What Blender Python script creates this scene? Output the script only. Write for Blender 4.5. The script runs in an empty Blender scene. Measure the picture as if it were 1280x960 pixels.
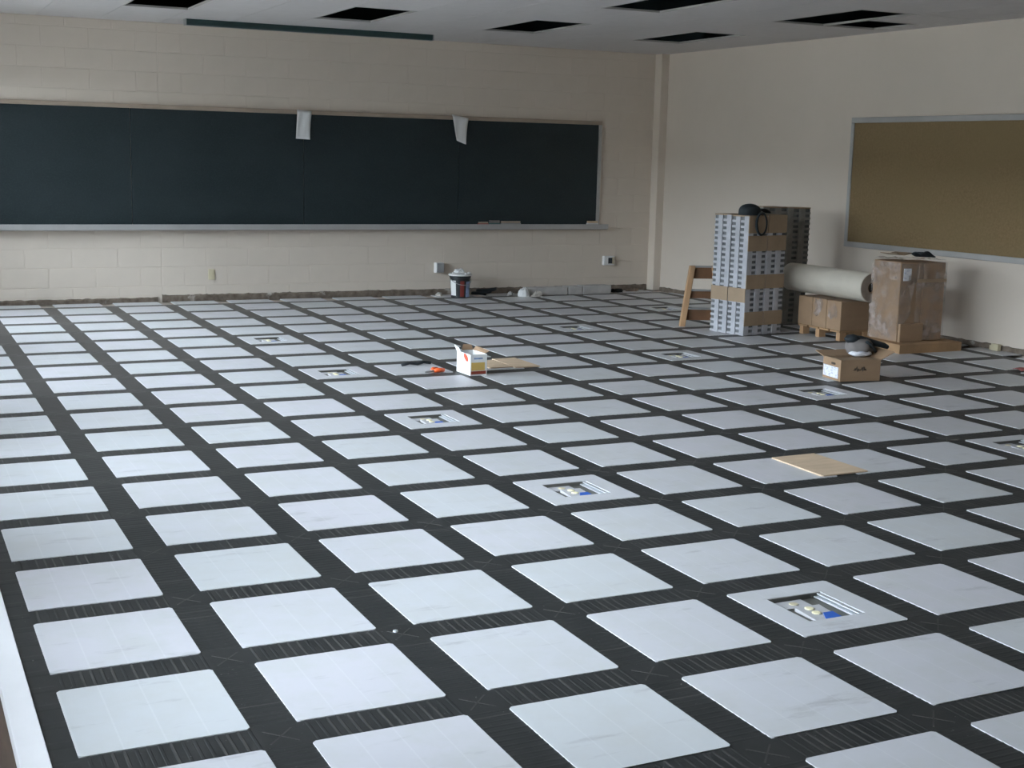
import bpy, math, random
from mathutils import Vector, Matrix, noise
random.seed(7)
scene = bpy.context.scene
U = 0.61                       # one grid unit of the floor in metres

# ------------------------------------------------------------------ camera
def make_camera():
    f, yaw, pitch, roll = 1654.7, 0.4499, 0.1693, 0.0235
    ca, sa, cb, sb = math.cos(yaw), math.sin(yaw), math.cos(pitch), math.sin(pitch)
    w = Vector((sa*cb, ca*cb, -sb)); r = Vector((ca, -sa, 0)); u = r.cross(w)
    r2 = math.cos(roll)*r + math.sin(roll)*u; u2 = -math.sin(roll)*r + math.cos(roll)*u
    cam = bpy.data.cameras.new('camera'); o = bpy.data.objects.new('camera', cam)
    scene.collection.objects.link(o)
    cam.sensor_width = 36; cam.lens = f/1280*36; cam.clip_end = 500
    m = Matrix((r2, u2, -w)).transposed().to_4x4()
    m.translation = Vector((-0.6975, -5.7846, 2.6702))*U
    o.matrix_world = m
    scene.camera = o
make_camera()

# ------------------------------------------------------------------ daylight
world = bpy.data.worlds.new('overcast_sky'); scene.world = world
world.use_nodes = True
bg = world.node_tree.nodes['Background']
bg.inputs['Color'].default_value = (0.76, 0.885, 1.0, 1)
bg.inputs['Strength'].default_value = 30.0
scene.view_settings.view_transform = 'Standard'
scene.view_settings.look = 'None'
scene.view_settings.gamma = 1
scene.view_settings.use_curve_mapping = False
scene.view_settings.exposure = 0.0
scene.cycles.use_denoising = True
scene.cycles.max_bounces = 10
scene.cycles.diffuse_bounces = 7
scene.cycles.sample_clamp_indirect = 6

X0, X1, Y0, Y1, ZC = -1.5, 15.1, -13.0, 18.1, 4.82     # room in grid units
WIN_Y = [-1.3 + 4.8*k for k in range(4)]; WIN_W = 4.1; WIN_Z = (0.76, 4.25)
for k, wy in enumerate(WIN_Y):                           # window portals: they only guide the sky light through the openings
    l = bpy.data.lights.new('window_portal', 'AREA'); l.shape = 'RECTANGLE'
    l.size = (WIN_Z[1]-WIN_Z[0])*U; l.size_y = WIN_W*U
    l.cycles.is_portal = True
    o = bpy.data.objects.new('window_portal', l); scene.collection.objects.link(o)
    o.location = ((X0-0.05)*U, (wy+WIN_W/2)*U, sum(WIN_Z)/2*U)
    o.rotation_euler = (0, -math.pi/2, 0)

# ------------------------------------------------------------------ mesh helpers (all in grid units)
class MB:
    def __init__(s): s.v, s.f, s.m = [], [], []
    def add(s, vs, fs, mi=0, T=None):
        n = len(s.v)
        s.v += [tuple(T @ Vector(v)) if T else tuple(v) for v in vs]
        s.f += [tuple(i+n for i in f) for f in fs]; s.m += [mi]*len(fs)
        return s
    def box(s, x0, x1, y0, y1, z0, z1, mi=0, T=None):
        vs = [(x0,y0,z0),(x1,y0,z0),(x1,y1,z0),(x0,y1,z0),(x0,y0,z1),(x1,y0,z1),(x1,y1,z1),(x0,y1,z1)]
        return s.add(vs, [(3,2,1,0),(4,5,6,7),(0,1,5,4),(1,2,6,5),(2,3,7,6),(3,0,4,7)], mi, T)
    def prism(s, pts, z0, z1, mi=0, T=None):       # polygon in xy extruded along z
        n = len(pts)
        vs = [(x,y,z0) for x,y in pts] + [(x,y,z1) for x,y in pts]
        fs = [tuple(range(n-1,-1,-1)), tuple(range(n,2*n))] + [(i,(i+1)%n,n+(i+1)%n,n+i) for i in range(n)]
        return s.add(vs, fs, mi, T)
    def lathe(s, prof, n=24, mi=0, T=None, cap=True):   # prof = [(r,z)...] from bottom to top
        vs, fs = [], []
        for r, z in prof:
            for k in range(n):
                a = 2*math.pi*k/n; vs.append((r*math.cos(a), r*math.sin(a), z))
        for i in range(len(prof)-1):
            for k in range(n):
                fs.append((i*n+k, i*n+(k+1)%n, (i+1)*n+(k+1)%n, (i+1)*n+k))
        if cap:
            fs.append(tuple(range(n-1,-1,-1))); fs.append(tuple((len(prof)-1)*n+k for k in range(n)))
        return s.add(vs, fs, mi, T)
    def tube(s, pts, r, n=8, mi=0, T=None, closed=False):
        P = [Vector(p) for p in pts]; vs, fs = [], []; up = Vector((0.13,0.31,0.94))
        rr = r if isinstance(r, (list, tuple)) else [r]*len(P)
        for i, p in enumerate(P):
            a = P[(i-1) % len(P)] if closed or i else p; b = P[(i+1) % len(P)] if closed or i < len(P)-1 else p
            d = (b-a).normalized(); e = d.cross(up).normalized(); g = d.cross(e)
            for k in range(n):
                t = 2*math.pi*k/n; vs.append(tuple(p + rr[i]*(math.cos(t)*e + math.sin(t)*g)))
        m = len(P)
        for i in range(m if closed else m-1):
            for k in range(n):
                j = (i+1) % m; fs.append((i*n+k, i*n+(k+1)%n, j*n+(k+1)%n, j*n+k))
        if not closed:
            fs.append(tuple(range(n-1,-1,-1))); fs.append(tuple((m-1)*n+k for k in range(n)))
        return s.add(vs, fs, mi, T)
    def grid(s, fn, nu, nv, mi=0, T=None):
        vs = [fn(i/nu, j/nv) for j in range(nv+1) for i in range(nu+1)]
        fs = [(j*(nu+1)+i, j*(nu+1)+i+1, (j+1)*(nu+1)+i+1, (j+1)*(nu+1)+i) for j in range(nv) for i in range(nu)]
        return s.add(vs, fs, mi, T)
    def mesh(s, name, mats, smooth=False):
        me = bpy.data.meshes.new(name)
        me.from_pydata([(x*U, y*U, z*U) for x, y, z in s.v], [], s.f)
        for m in (mats if isinstance(mats, (list, tuple)) else [mats]): me.materials.append(m)
        me.polygons.foreach_set('material_index', s.m)
        if smooth: me.polygons.foreach_set('use_smooth', [True]*len(s.f))
        me.update()
        return me
def link(name, data, parent=None, loc=(0,0,0), rz=0):
    o = bpy.data.objects.new(name, data); scene.collection.objects.link(o)
    o.location = (loc[0]*U, loc[1]*U, loc[2]*U); o.rotation_euler = (0,0,rz)
    if parent is not None: o.parent = parent
    return o
def obj(name, mb, mats, parent=None, loc=(0,0,0), rz=0, smooth=False, bevel=0, solid=0, sub=0):
    o = link(name, mb.mesh(name, mats, smooth), parent, loc, rz)
    if solid:
        m = o.modifiers.new('thickness', 'SOLIDIFY'); m.thickness = solid*U; m.offset = 0
    if bevel:
        m = o.modifiers.new('bevel', 'BEVEL'); m.width = bevel*U; m.segments = 2; m.limit_method = 'ANGLE'
    if sub:
        m = o.modifiers.new('sub', 'SUBSURF'); m.levels = sub; m.render_levels = sub
    return o
def tag(o, label, cat, group=None):
    o['label'] = label; o['category'] = cat
    if group: o['group'] = group
    return o
def thing(name, label, cat, loc=(0,0,0), rz=0, group=None):
    return tag(link(name, None, None, loc, rz), label, cat, group)
def struct(o): o['kind'] = 'structure'; return o
def stuff(o): o['kind'] = 'stuff'; return o
def copy_tree(o, parent=None):
    c = o.copy(); scene.collection.objects.link(c)
    if parent is not None: c.parent = parent
    for ch in list(o.children): copy_tree(ch, c)
    return c

# ------------------------------------------------------------------ materials
def nt(name):
    m = bpy.data.materials.new(name); m.use_nodes = True
    t = m.node_tree; return m, t, t.nodes['Principled BSDF']
def N(t, kind, **kw):
    n = t.nodes.new(kind)
    for k, v in kw.items():
        if k in n.inputs: n.inputs[k].default_value = v
        else: setattr(n, k, v)
    return n
def mix(t, fac, a, b, blend='MIX'):
    n = t.nodes.new('ShaderNodeMix'); n.data_type = 'RGBA'; n.blend_type = blend
    for s, v in ((0, fac), (6, a), (7, b)):
        if hasattr(v, 'links') or isinstance(v, bpy.types.NodeSocket): t.links.new(v, n.inputs[s])
        elif s == 0: n.inputs[0].default_value = v
        else: n.inputs[s].default_value = (*v, 1)
    return n.outputs[2]
def ramp(t, src, a, b, inv=False):
    n = N(t, 'ShaderNodeMapRange'); t.links.new(src, n.inputs[0])
    n.inputs[1].default_value = a; n.inputs[2].default_value = b
    if inv: n.inputs[3].default_value = 1; n.inputs[4].default_value = 0
    return n.outputs[0]
def noise_tex(t, scale, detail=4, coord='Object', stretch=None, rough=0.6):
    tc = N(t, 'ShaderNodeTexCoord'); src = tc.outputs[coord]
    if stretch:
        mp = N(t, 'ShaderNodeMapping'); mp.inputs['Scale'].default_value = stretch
        t.links.new(src, mp.inputs[0]); src = mp.outputs[0]
    n = N(t, 'ShaderNodeTexNoise', Scale=scale, Detail=detail, Roughness=rough)
    t.links.new(src, n.inputs['Vector']); return n.outputs[0]
def bump(t, p, h, strength, dist=0.01):
    b = N(t, 'ShaderNodeBump', Strength=strength, Distance=dist)
    t.links.new(h, b.inputs['Height']); t.links.new(b.outputs[0], p.inputs['Normal'])
def plain(name, col, rough=0.6, var=0.12, scale=6, metal=0.0, stretch=None, bmp=0.0, spec=0.5):
    m, t, p = nt(name)
    p.inputs['Roughness'].default_value = rough; p.inputs['Metallic'].default_value = metal
    p.inputs['Specular IOR Level'].default_value = spec
    n = noise_tex(t, scale, 4, stretch=stretch)
    lo = tuple(c*(1-var) for c in col); hi = tuple(min(1, c*(1+var)) for c in col)
    t.links.new(mix(t, ramp(t, n, 0.3, 0.7), lo, hi), p.inputs['Base Color'])
    if bmp: bump(t, p, n, bmp)
    return m

M = {}
M['wall'] = plain('cream_block_paint', (0.69, 0.605, 0.515), 0.55, 0.04, 1.3, bmp=0.05)
def wall_side_mat():
    m, t, p = nt('cream_wall_paint'); p.inputs['Roughness'].default_value = 0.6
    n = noise_tex(t, 1.1, 4)
    t.links.new(mix(t, ramp(t, n, 0.3, 0.7), (0.655, 0.575, 0.49), (0.69, 0.605, 0.52)), p.inputs['Base Color'])
    tc = N(t, 'ShaderNodeTexCoord'); mp = N(t, 'ShaderNodeMapping'); mp.inputs['Rotation'].default_value = (math.pi/2, 0, math.pi/2)
    t.links.new(tc.outputs['Object'], mp.inputs[0])
    br = N(t, 'ShaderNodeTexBrick'); br.inputs['Scale'].default_value = 1
    br.inputs['Brick Width'].default_value = 0.77*U; br.inputs['Row Height'].default_value = 0.338*U
    br.inputs['Mortar Size'].default_value = 0.004; br.inputs['Mortar Smooth'].default_value = 0.6
    t.links.new(mp.outputs[0], br.inputs['Vector'])
    bump(t, p, ramp(t, br.outputs['Fac'], 0, 1, True), 0.12, 0.004)
    return m
M['wall_side'] = wall_side_mat()
M['ceiling'] = plain('ceiling_white', (0.62, 0.585, 0.57), 0.9, 0.03, 9, bmp=0.08)
M['plenum'] = plain('plenum_dark', (0.012, 0.022, 0.022), 0.9, 0.3, 3)
M['rim'] = plain('opening_rim_grey', (0.42, 0.40, 0.37), 0.6)
def tile_mat():
    m, t, p = nt('white_floor_plate'); p.inputs['Roughness'].default_value = 0.42
    p.inputs['Specular IOR Level'].default_value = 0.35
    oi = N(t, 'ShaderNodeObjectInfo'); tc = N(t, 'ShaderNodeTexCoord')
    base = mix(t, oi.outputs['Random'], (0.555, 0.565, 0.575), (0.575, 0.56, 0.59))
    add = N(t, 'ShaderNodeVectorMath', operation='MULTIPLY_ADD')
    t.links.new(oi.outputs['Random'], add.inputs[0]); add.inputs[1].default_value = (37, 53, 11)
    t.links.new(tc.outputs['Object'], add.inputs[2])
    def nz(scale, detail, st=None):
        n = N(t, 'ShaderNodeTexNoise', Scale=scale, Detail=detail, Roughness=0.65)
        src = add.outputs[0]
        if st:
            mp = N(t, 'ShaderNodeMapping'); mp.inputs['Scale'].default_value = st
            mp.inputs['Rotation'].default_value = (0, 0, 0.5)
            t.links.new(src, mp.inputs[0]); src = mp.outputs[0]
        t.links.new(src, n.inputs['Vector']); return n.outputs[0]
    c = mix(t, ramp(t, nz(5, 5), 0.42, 0.75), base, (0.525, 0.525, 0.515))           # soiling
    c = mix(t, ramp(t, nz(3.2, 6, (1, 4, 1)), 0.60, 0.78), c, (0.38, 0.37, 0.38))  # scuffs
    sx = N(t, 'ShaderNodeSeparateXYZ'); t.links.new(tc.outputs['Object'], sx.inputs[0])
    a = N(t, 'ShaderNodeMath', operation='MULTIPLY'); t.links.new(sx.outputs[0], a.inputs[0]); a.inputs[1].default_value = 4/(0.776*U)
    b = N(t, 'ShaderNodeMath', operation='FRACT'); t.links.new(a.outputs[0], b.inputs[0])
    d = N(t, 'ShaderNodeMath', operation='LESS_THAN'); t.links.new(b.outputs[0], d.inputs[0]); d.inputs[1].default_value = 0.045
    e = N(t, 'ShaderNodeMath', operation='MULTIPLY'); t.links.new(d.outputs[0], e.inputs[0]); e.inputs[1].default_value = 0.16
    c = mix(t, e.outputs[0], c, (0.75, 0.75, 0.76))
    t.links.new(c, p.inputs['Base Color'])
    return m
M['tile'] = tile_mat()
def cover_mat():
    m, t, p = nt('black_channel_cover'); p.inputs['Roughness'].default_value = 0.55
    oi = N(t, 'ShaderNodeObjectInfo'); tc = N(t, 'ShaderNodeTexCoord')
    geo = N(t, 'ShaderNodeNewGeometry')
    n = N(t, 'ShaderNodeTexNoise', Scale=9.0, Detail=6.0, Roughness=0.7); t.links.new(geo.outputs['Position'], n.inputs['Vector'])
    dark = mix(t, ramp(t, n.outputs[0], 0.35, 0.7), (0.010, 0.012, 0.012), (0.021, 0.022, 0.022))
    n3 = N(t, 'ShaderNodeTexNoise', Scale=70.0, Detail=2.0); t.links.new(geo.outputs['Position'], n3.inputs['Vector'])
    dark = mix(t, ramp(t, n3.outputs[0], 0.72, 0.78), dark, (0.16, 0.155, 0.15))     # plaster specks
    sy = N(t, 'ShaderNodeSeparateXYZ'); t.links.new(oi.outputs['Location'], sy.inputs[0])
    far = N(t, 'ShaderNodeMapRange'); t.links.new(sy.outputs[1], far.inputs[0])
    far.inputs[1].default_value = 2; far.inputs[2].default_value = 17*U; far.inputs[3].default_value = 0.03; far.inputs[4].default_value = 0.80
    t.links.new(mix(t, far.outputs[0], dark, (0.125, 0.113, 0.10)), p.inputs['Base Color'])   # paler and browner towards the back wall
    return m
M['cover'] = cover_mat()
M['rib'] = plain('worn_rib', (0.062, 0.059, 0.055), 0.5, 0.75, 5)
M['base_floor'] = plain('brown_subfloor', (0.085, 0.055, 0.038), 0.6, 0.35, 5, stretch=(6, 0.6, 1))
M['strip'] = plain('white_edge_strip', (0.90, 0.88, 0.89), 0.45, 0.03, 4)
M['glue'] = None
def glue_mat():
    m, t, p = nt('old_baseboard_glue'); p.inputs['Roughness'].default_value = 0.9
    n = noise_tex(t, 3.2, 6); n2 = noise_tex(t, 14, 4)
    c = mix(t, ramp(t, n2, 0.3, 0.7), (0.12, 0.09, 0.065), (0.24, 0.195, 0.155))
    c = mix(t, ramp(t, n, 0.60, 0.66), c, (0.50, 0.46, 0.41))
    t.links.new(c, p.inputs['Base Color']); bump(t, p, n2, 0.8, 0.02); return m
M['glue'] = glue_mat()
def slate_mat():
    m, t, p = nt('blackboard_slate'); p.inputs['Roughness'].default_value = 0.55
    n = noise_tex(t, 2.2, 5, stretch=(1, 1, 1.6)); n2 = noise_tex(t, 60, 3)
    c = mix(t, ramp(t, n, 0.35, 0.75), (0.008, 0.018, 0.021), (0.015, 0.026, 0.030))
    c = mix(t, ramp(t, n2, 0.45, 0.8), c, (0.021, 0.034, 0.037))
    t.links.new(c, p.inputs['Base Color']); return m
M['slate'] = slate_mat()
M['alu'] = plain('dull_aluminium', (0.46, 0.45, 0.44), 0.45, 0.08, 3, metal=0.3)
M['tan_trim'] = plain('tan_trim', (0.40, 0.32, 0.25), 0.6, 0.12, 4, stretch=(1, 1, 6))
def cork_mat():
    m, t, p = nt('cork_surface'); p.inputs['Roughness'].default_value = 0.95
    n = noise_tex(t, 45, 6, rough=0.75); n2 = noise_tex(t, 1.2, 4, stretch=(1, 1, 2))
    c = mix(t, ramp(t, n, 0.3, 0.7), (0.20, 0.135, 0.065), (0.285, 0.20, 0.105))
    c = mix(t, ramp(t, n2, 0.35, 0.75), c, (0.235, 0.17, 0.085))
    t.links.new(c, p.inputs['Base Color']); bump(t, p, n, 0.2); return m
M['cork'] = cork_mat()
M['paper'] = plain('white_paper', (0.80, 0.80, 0.79), 0.7, 0.04, 3)
M['white_plastic'] = plain('white_plastic', (0.74, 0.73, 0.72), 0.4, 0.05)
M['ivory'] = plain('ivory_plastic', (0.62, 0.55, 0.38), 0.45, 0.06)
M['dark_plastic'] = plain('dark_plastic', (0.02, 0.024, 0.027), 0.45, 0.3)
M['black_cloth'] = plain('black_cloth', (0.018, 0.024, 0.028), 0.8, 0.4, 8, bmp=0.2)
M['grey_cloth'] = plain('grey_cloth', (0.20, 0.18, 0.17), 0.8, 0.25, 6, bmp=0.2)
M['kraft'] = plain('kraft_cardboard', (0.33, 0.215, 0.13), 0.8, 0.08, 4, stretch=(1, 1, 3))
M['kraft_dark'] = plain('kraft_inside', (0.28, 0.19, 0.115), 0.85, 0.1, 4)
M['kraft_tape'] = plain('kraft_band', (0.34, 0.245, 0.16), 0.7, 0.1, 5)
M['wood'] = plain('pine_wood', (0.48, 0.29, 0.155), 0.65, 0.2, 3, stretch=(4, 4, 0.5))
M['wood_shade'] = plain('tread_wood_shade', (0.20, 0.10, 0.05), 0.7, 0.25, 3)  # dark brown puts the shade on the tread fronts into the colour
M['pallet'] = plain('pallet_board', (0.36, 0.22, 0.115), 0.8, 0.2, 4)
M['tan_board'] = plain('bare_tan_board', (0.60, 0.45, 0.31), 0.7, 0.12, 4, stretch=(1, 4, 1))
M['bundle_white'] = plain('slotted_metal_grey_white', (0.43, 0.43, 0.46), 0.45, 0.16, 9)
M['bundle_dark'] = plain('slot_dark', (0.13, 0.135, 0.14), 0.7, 0.5, 14)
M['bundle_dull'] = plain('slotted_metal_dull', (0.25, 0.245, 0.225), 0.55, 0.2, 9)
M['roll'] = plain('cream_film_roll', (0.56, 0.51, 0.43), 0.5, 0.06, 5)
M['roll_end'] = plain('roll_end_brown', (0.33, 0.27, 0.22), 0.7, 0.15, 20)
M['core_dark'] = plain('roll_core_dark', (0.01, 0.012, 0.012), 0.8)
M['orange'] = plain('orange_plastic', (0.85, 0.13, 0.03), 0.4, 0.05)
M['red'] = plain('red_print', (0.75, 0.09, 0.04), 0.5, 0.08)
M['dark_red'] = plain('dark_red_print', (0.28, 0.045, 0.02), 0.5, 0.15)
M['red_cloth'] = plain('faded_red_cloth', (0.33, 0.10, 0.09), 0.8, 0.2)
M['yellow'] = plain('mustard_print', (0.62, 0.42, 0.12), 0.55, 0.08)
M['blue'] = plain('blue_plastic', (0.03, 0.12, 0.50), 0.45, 0.1)
M['blue_print'] = plain('pale_blue_print', (0.30, 0.40, 0.60), 0.5, 0.5, 12)
M['red_label'] = plain('dark_red_label', (0.22, 0.035, 0.025), 0.5, 0.2)
M['metal'] = plain('bright_metal', (0.75, 0.77, 0.80), 0.32, 0.04, metal=0.6)
M['grey_metal'] = plain('grey_metal', (0.34, 0.34, 0.34), 0.5, 0.15, metal=0.2)
M['liner'] = plain('floor_box_liner', (0.12, 0.115, 0.10), 0.5, 0.2)
M['plate'] = plain('floor_box_plate', (0.50, 0.49, 0.50), 0.4, 0.06)
M['outlet'] = plain('outlet_cream', (0.90, 0.82, 0.55), 0.4, 0.05)
M['concrete'] = plain('pale_concrete', (0.46, 0.44, 0.42), 0.9, 0.12, 7, bmp=0.3)
M['rubble'] = plain('plaster_rubble', (0.55, 0.51, 0.46), 0.9, 0.3, 9, bmp=0.4)
M['brown_rubble'] = plain('brown_rubble', (0.20, 0.15, 0.11), 0.9, 0.4, 9, bmp=0.4)
M['ink'] = plain('dark_ink', (0.07, 0.05, 0.035), 0.7, 0.2)
M['sky_blocker'] = plain('sky_blocker', (0.22, 0.21, 0.19), 0.9, 0.2, 2)  # colour of the unseen light blocker outside the windows
M['grass'] = plain('pale_paving', (0.30, 0.29, 0.27), 0.95, 0.3, 0.6)
def film_mat():
    m, t, p = nt('crumpled_clear_film'); p.inputs['Roughness'].default_value = 0.16
    p.inputs['Specular IOR Level'].default_value = 0.8
    n = noise_tex(t, 14, 5)
    t.links.new(mix(t, ramp(t, n, 0.35, 0.7), (0.36, 0.26, 0.20), (0.58, 0.50, 0.46)), p.inputs['Base Color'])
    bump(t, p, n, 0.7, 0.02)
    n2 = noise_tex(t, 5, 4); mr = N(t, 'ShaderNodeMapRange'); t.links.new(n2, mr.inputs[0])
    mr.inputs[1].default_value = 0.4; mr.inputs[2].default_value = 0.68; mr.inputs[3].default_value = 0.08; mr.inputs[4].default_value = 0.75
    t.links.new(mr.outputs[0], p.inputs['Alpha'])
    return m
M['film'] = film_mat()
def glass_mat():
    m, t, p = nt('window_glass'); t.nodes.remove(p)
    tr = N(t, 'ShaderNodeBsdfTransparent'); gl = N(t, 'ShaderNodeBsdfGlossy'); gl.inputs['Roughness'].default_value = 0.02
    fr = N(t, 'ShaderNodeFresnel', IOR=1.45); mx = N(t, 'ShaderNodeMixShader')
    t.links.new(fr.outputs[0], mx.inputs[0]); t.links.new(tr.outputs[0], mx.inputs[1]); t.links.new(gl.outputs[0], mx.inputs[2])
    t.links.new(mx.outputs[0], t.nodes['Material Output'].inputs[0]); return m
M['glass'] = glass_mat()
def label_mat():
    m, t, p = nt('printed_label'); p.inputs['Roughness'].default_value = 0.5
    n = noise_tex(t, 30, 2, stretch=(1, 1, 4))
    t.links.new(mix(t, ramp(t, n, 0.52, 0.62), (0.80, 0.80, 0.84), (0.50, 0.52, 0.62)), p.inputs['Base Color']); return m
M['label'] = label_mat()

# ================================================================== SETTING
# ---- floor: brown subfloor, white floor plates on a grid of black ribbed channel covers
PY, TX, TY = 1.0349, 0.7762, 0.7675*1.0349
GX, GY = 1-TX, PY-TY
floor = struct(obj('floor', MB().box(X0, X1, Y0, Y1, -0.30, -0.08), M['base_floor']))
BOXES = [(4, 0), (4, 3), (4, 6), (4, 9), (4, 12), (9, 3), (9, 6), (9, 9), (9, 12), (12, 14)]
HX0, HX1, HY0, HY1 = 0.19, 0.605, 0.19*PY, 0.60*PY
c = 0.016
octa = lambda w, h: [(c,0),(w-c,0),(w,c),(w,h-c),(w-c,h),(c,h),(0,h-c),(0,c)]
tile_me = MB().prism(octa(TX, TY), -0.012, 0).mesh('tile', M['tile'])
def holed(w, h):
    mb = MB(); o = octa(w, h); i = [(HX0,HY0),(HX1,HY0),(HX1,HY1),(HX0,HY1)]
    n = 8; vs = [(x,y,0) for x,y in o] + [(x,y,0) for x,y in i] + [(x,y,-0.012) for x,y in o] + [(x,y,-0.012) for x,y in i]
    fs = [(0,1,9,8),(1,2,9),(2,3,10,9),(3,4,10),(4,5,11,10),(5,6,11),(6,7,8,11),(7,0,8)]
    fs += [(12+k,12+(k+1)%8,(k+1)%8,k) for k in range(8)]
    fs += [(8+k,8+(k+1)%4,20+(k+1)%4,20+k) for k in range(4)]
    return mb.add(vs, fs)
holed_me = holed(TX, TY).mesh('tile_with_opening', M['tile'])
def ribbed(length, width, n, mk):
    """a channel cover running along x with n raised ribs across it"""
    mb = MB(); p = length/n; pts = []
    for k in range(n):
        x = k*p
        pts += [(x, -0.0055), (x+p*0.62, -0.0055), (x+p*0.70, -0.0040), (x+p*0.90, -0.0040)]
    pts.append((length, -0.0055))
    vs = []; fs = []; mi = []
    for x, z in pts:
        vs += [(x, 0, z), (x, width, z)]
    for i in range(len(pts)-1):
        fs.append((2*i, 2*i+2, 2*i+3, 2*i+1)); mi.append(1 if (i % 4) == 2 else 0)
    mb.add(vs, fs); mb.m = mi
    return mb
row_mes = []
for s in range(3):
    mb = ribbed(TX, GY, 15, 0)
    rnd = random.Random(s)
    mb.m = [k if k == 0 or rnd.random() < 0.55 else 0 for k in mb.m]
    row_mes.append(mb.mesh('row_channel_cover', [M['cover'], M['rib']]))
col_mes = []
for s in range(3):
    mb = ribbed(TY, GX, 15, 0); rnd = random.Random(10+s)
    mb.v = [(y, x, z) for x, y, z in mb.v]; mb.f = [tuple(reversed(f)) for f in mb.f]
    mb.m = [k if k == 0 or rnd.random() < 0.10 else 0 for k in mb.m]
    col_mes.append(mb.mesh('column_channel_cover', [M['cover'], M['rib']]))
mb = MB().box(0, GX, 0, GY, -0.05, -0.0055)
for s in (1, -1):
    a = math.atan2(GY, GX)*s
    T = Matrix.Translation((GX/2, GY/2, 0)) @ Matrix.Rotation(a, 4, 'Z')
    mb.box(-0.10, 0.10, -0.004, 0.004, -0.0055, -0.0042, 1, T)
junc_me = mb.mesh('channel_junction', [M['cover'], M['rib']])
BRIDGED = {(6, 3), (6, 9)}      # column gaps bridged by a tan board
NC = 14
for r in range(-4, 17):
    for cc in range(NC):
        y = r*PY
        link('tile_with_opening' if (cc, r) in BOXES else 'tile', holed_me if (cc, r) in BOXES else tile_me, floor, (cc, y, 0))
        link('row_channel_cover', random.choice(row_mes), floor, (cc, y-GY, 0))
        link('column_channel_cover', random.choice(col_mes), floor, (cc+TX, y, 0))
        link('channel_junction', junc_me, floor, (cc+TX, y-GY, 0))
# cut plates along the back and right-hand walls, and the plates behind the photographer
mb = MB(); k17 = 17*PY
for cc in range(NC):
    o = link('cut_tile', MB().box(0, TX, 0, 18.02-k17, -0.012, 0).mesh('cut_tile', M['tile']) if cc == 0 else bpy.data.meshes['cut_tile'], floor, (cc, k17, 0))
    link('row_channel_cover', row_mes[cc % 3], floor, (cc, k17-GY, 0))
    link('channel_junction', junc_me, floor, (cc+TX, k17-GY, 0))
side_me = MB().box(0, 0.42, 0, TY, -0.012, 0).mesh('side_cut_tile', M['tile'])
for r in range(-4, 17):
    link('side_cut_tile', side_me, floor, (14, r*PY, 0))
mb = MB()
for r in range(-12, -4):
    for cc in range(NC): mb.box(cc, cc+TX, r*PY, r*PY+TY, -0.012, 0)
stuff(obj('rear_tiles', mb, M['tile'], floor))
obj('channel_bed', MB().box(-0.115, X1, Y0, Y1, -0.078, -0.071), M['cover'], floor)
# ribbed margin between the first column of plates and the white edge strip
mb = ribbed(21*PY, 0.115, 95, 0); mb.v = [(y, x, z) for x, y, z in mb.v]; mb.f = [tuple(reversed(f)) for f in mb.f]
obj('margin_channel_cover', mb, [M['cover'], M['cover']], floor, (-0.115, -4*PY, 0))
struct(obj('trim_1', MB().box(-0.245, -0.117, Y0+0.1, Y1-0.1, -0.08, 0.004), M['strip'], bevel=0.004))

# ---- walls
wb = struct(obj('wall_back', MB().box(X0-0.3, X1+0.3, Y1+0.0045, Y1+0.35, -0.3, ZC+0.02), M['wall']))
H, W, JT = 0.338, 0.77, 0.0045
def block(x0, x1, z0, z1):
    w, h, b = x1-x0-2*JT, z1-z0-2*JT, 0.006
    vs = [(0,0.012,0),(w,0.012,0),(w,0.012,h),(0,0.012,h),(b,0,b),(w-b,0,b),(w-b,0,h-b),(b,0,h-b)]
    return MB().add(vs, [(4,5,6,7),(0,1,5,4),(1,2,6,5),(2,3,7,6),(3,0,4,7)])
cache = {}
for k in range(0, 15):
    z0, z1 = max(0.10, -0.067+H*k), min(ZC, -0.067+H*(k+1))
    if z1-z0 < 0.05: continue
    xs = [1.97 + (0.385 if k % 2 == 0 else 0) + W*n for n in range(-7, 18)]
    xs = [x for x in xs if X0 < x < X1 and abs(x-3.876) > 0.16] + [X0, X1, 3.876]
    xs.sort()
    for a, b in zip(xs, xs[1:]):
        if b-a < 0.06: continue
        if a > 0.4 and b < 12.6 and z0 > 1.34 and z1 < 3.36: continue       # behind the chalkboard
        key = (round(b-a, 3), round(z1-z0, 3))
        if key not in cache: cache[key] = block(a, b, z0, z1).mesh('concrete_block', M['wall'])
        link('concrete_block', cache[key], wb, (a+JT, Y1, z0+JT))
RW, RA = 14.10, 0.03        # the right-hand wall stands slightly out of square
wr = struct(obj('wall_right', MB().box(0, 0.35, Y0-Y1-0.3, 0.2, -0.3, ZC+0.02), M['wall_side'], None, (RW, Y1, 0), RA))
struct(obj('wall_front', MB().box(X0-0.3, X1+0.3, Y0-0.35, Y0, -0.3, ZC+0.02), M['wall']))
mb = MB(); t0, t1 = X0-0.3, X0
mb.box(t0, t1, Y0, Y1, -0.3, WIN_Z[0]); mb.box(t0, t1, Y0, Y1, WIN_Z[1], ZC+0.02)
ys = [Y0] + [v for wy in WIN_Y for v in (wy, wy+WIN_W)] + [Y1]
for a, b in zip(ys[::2], ys[1::2]): mb.box(t0, t1, a, b, WIN_Z[0], WIN_Z[1])
struct(obj('wall_left', mb, M['wall']))
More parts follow.
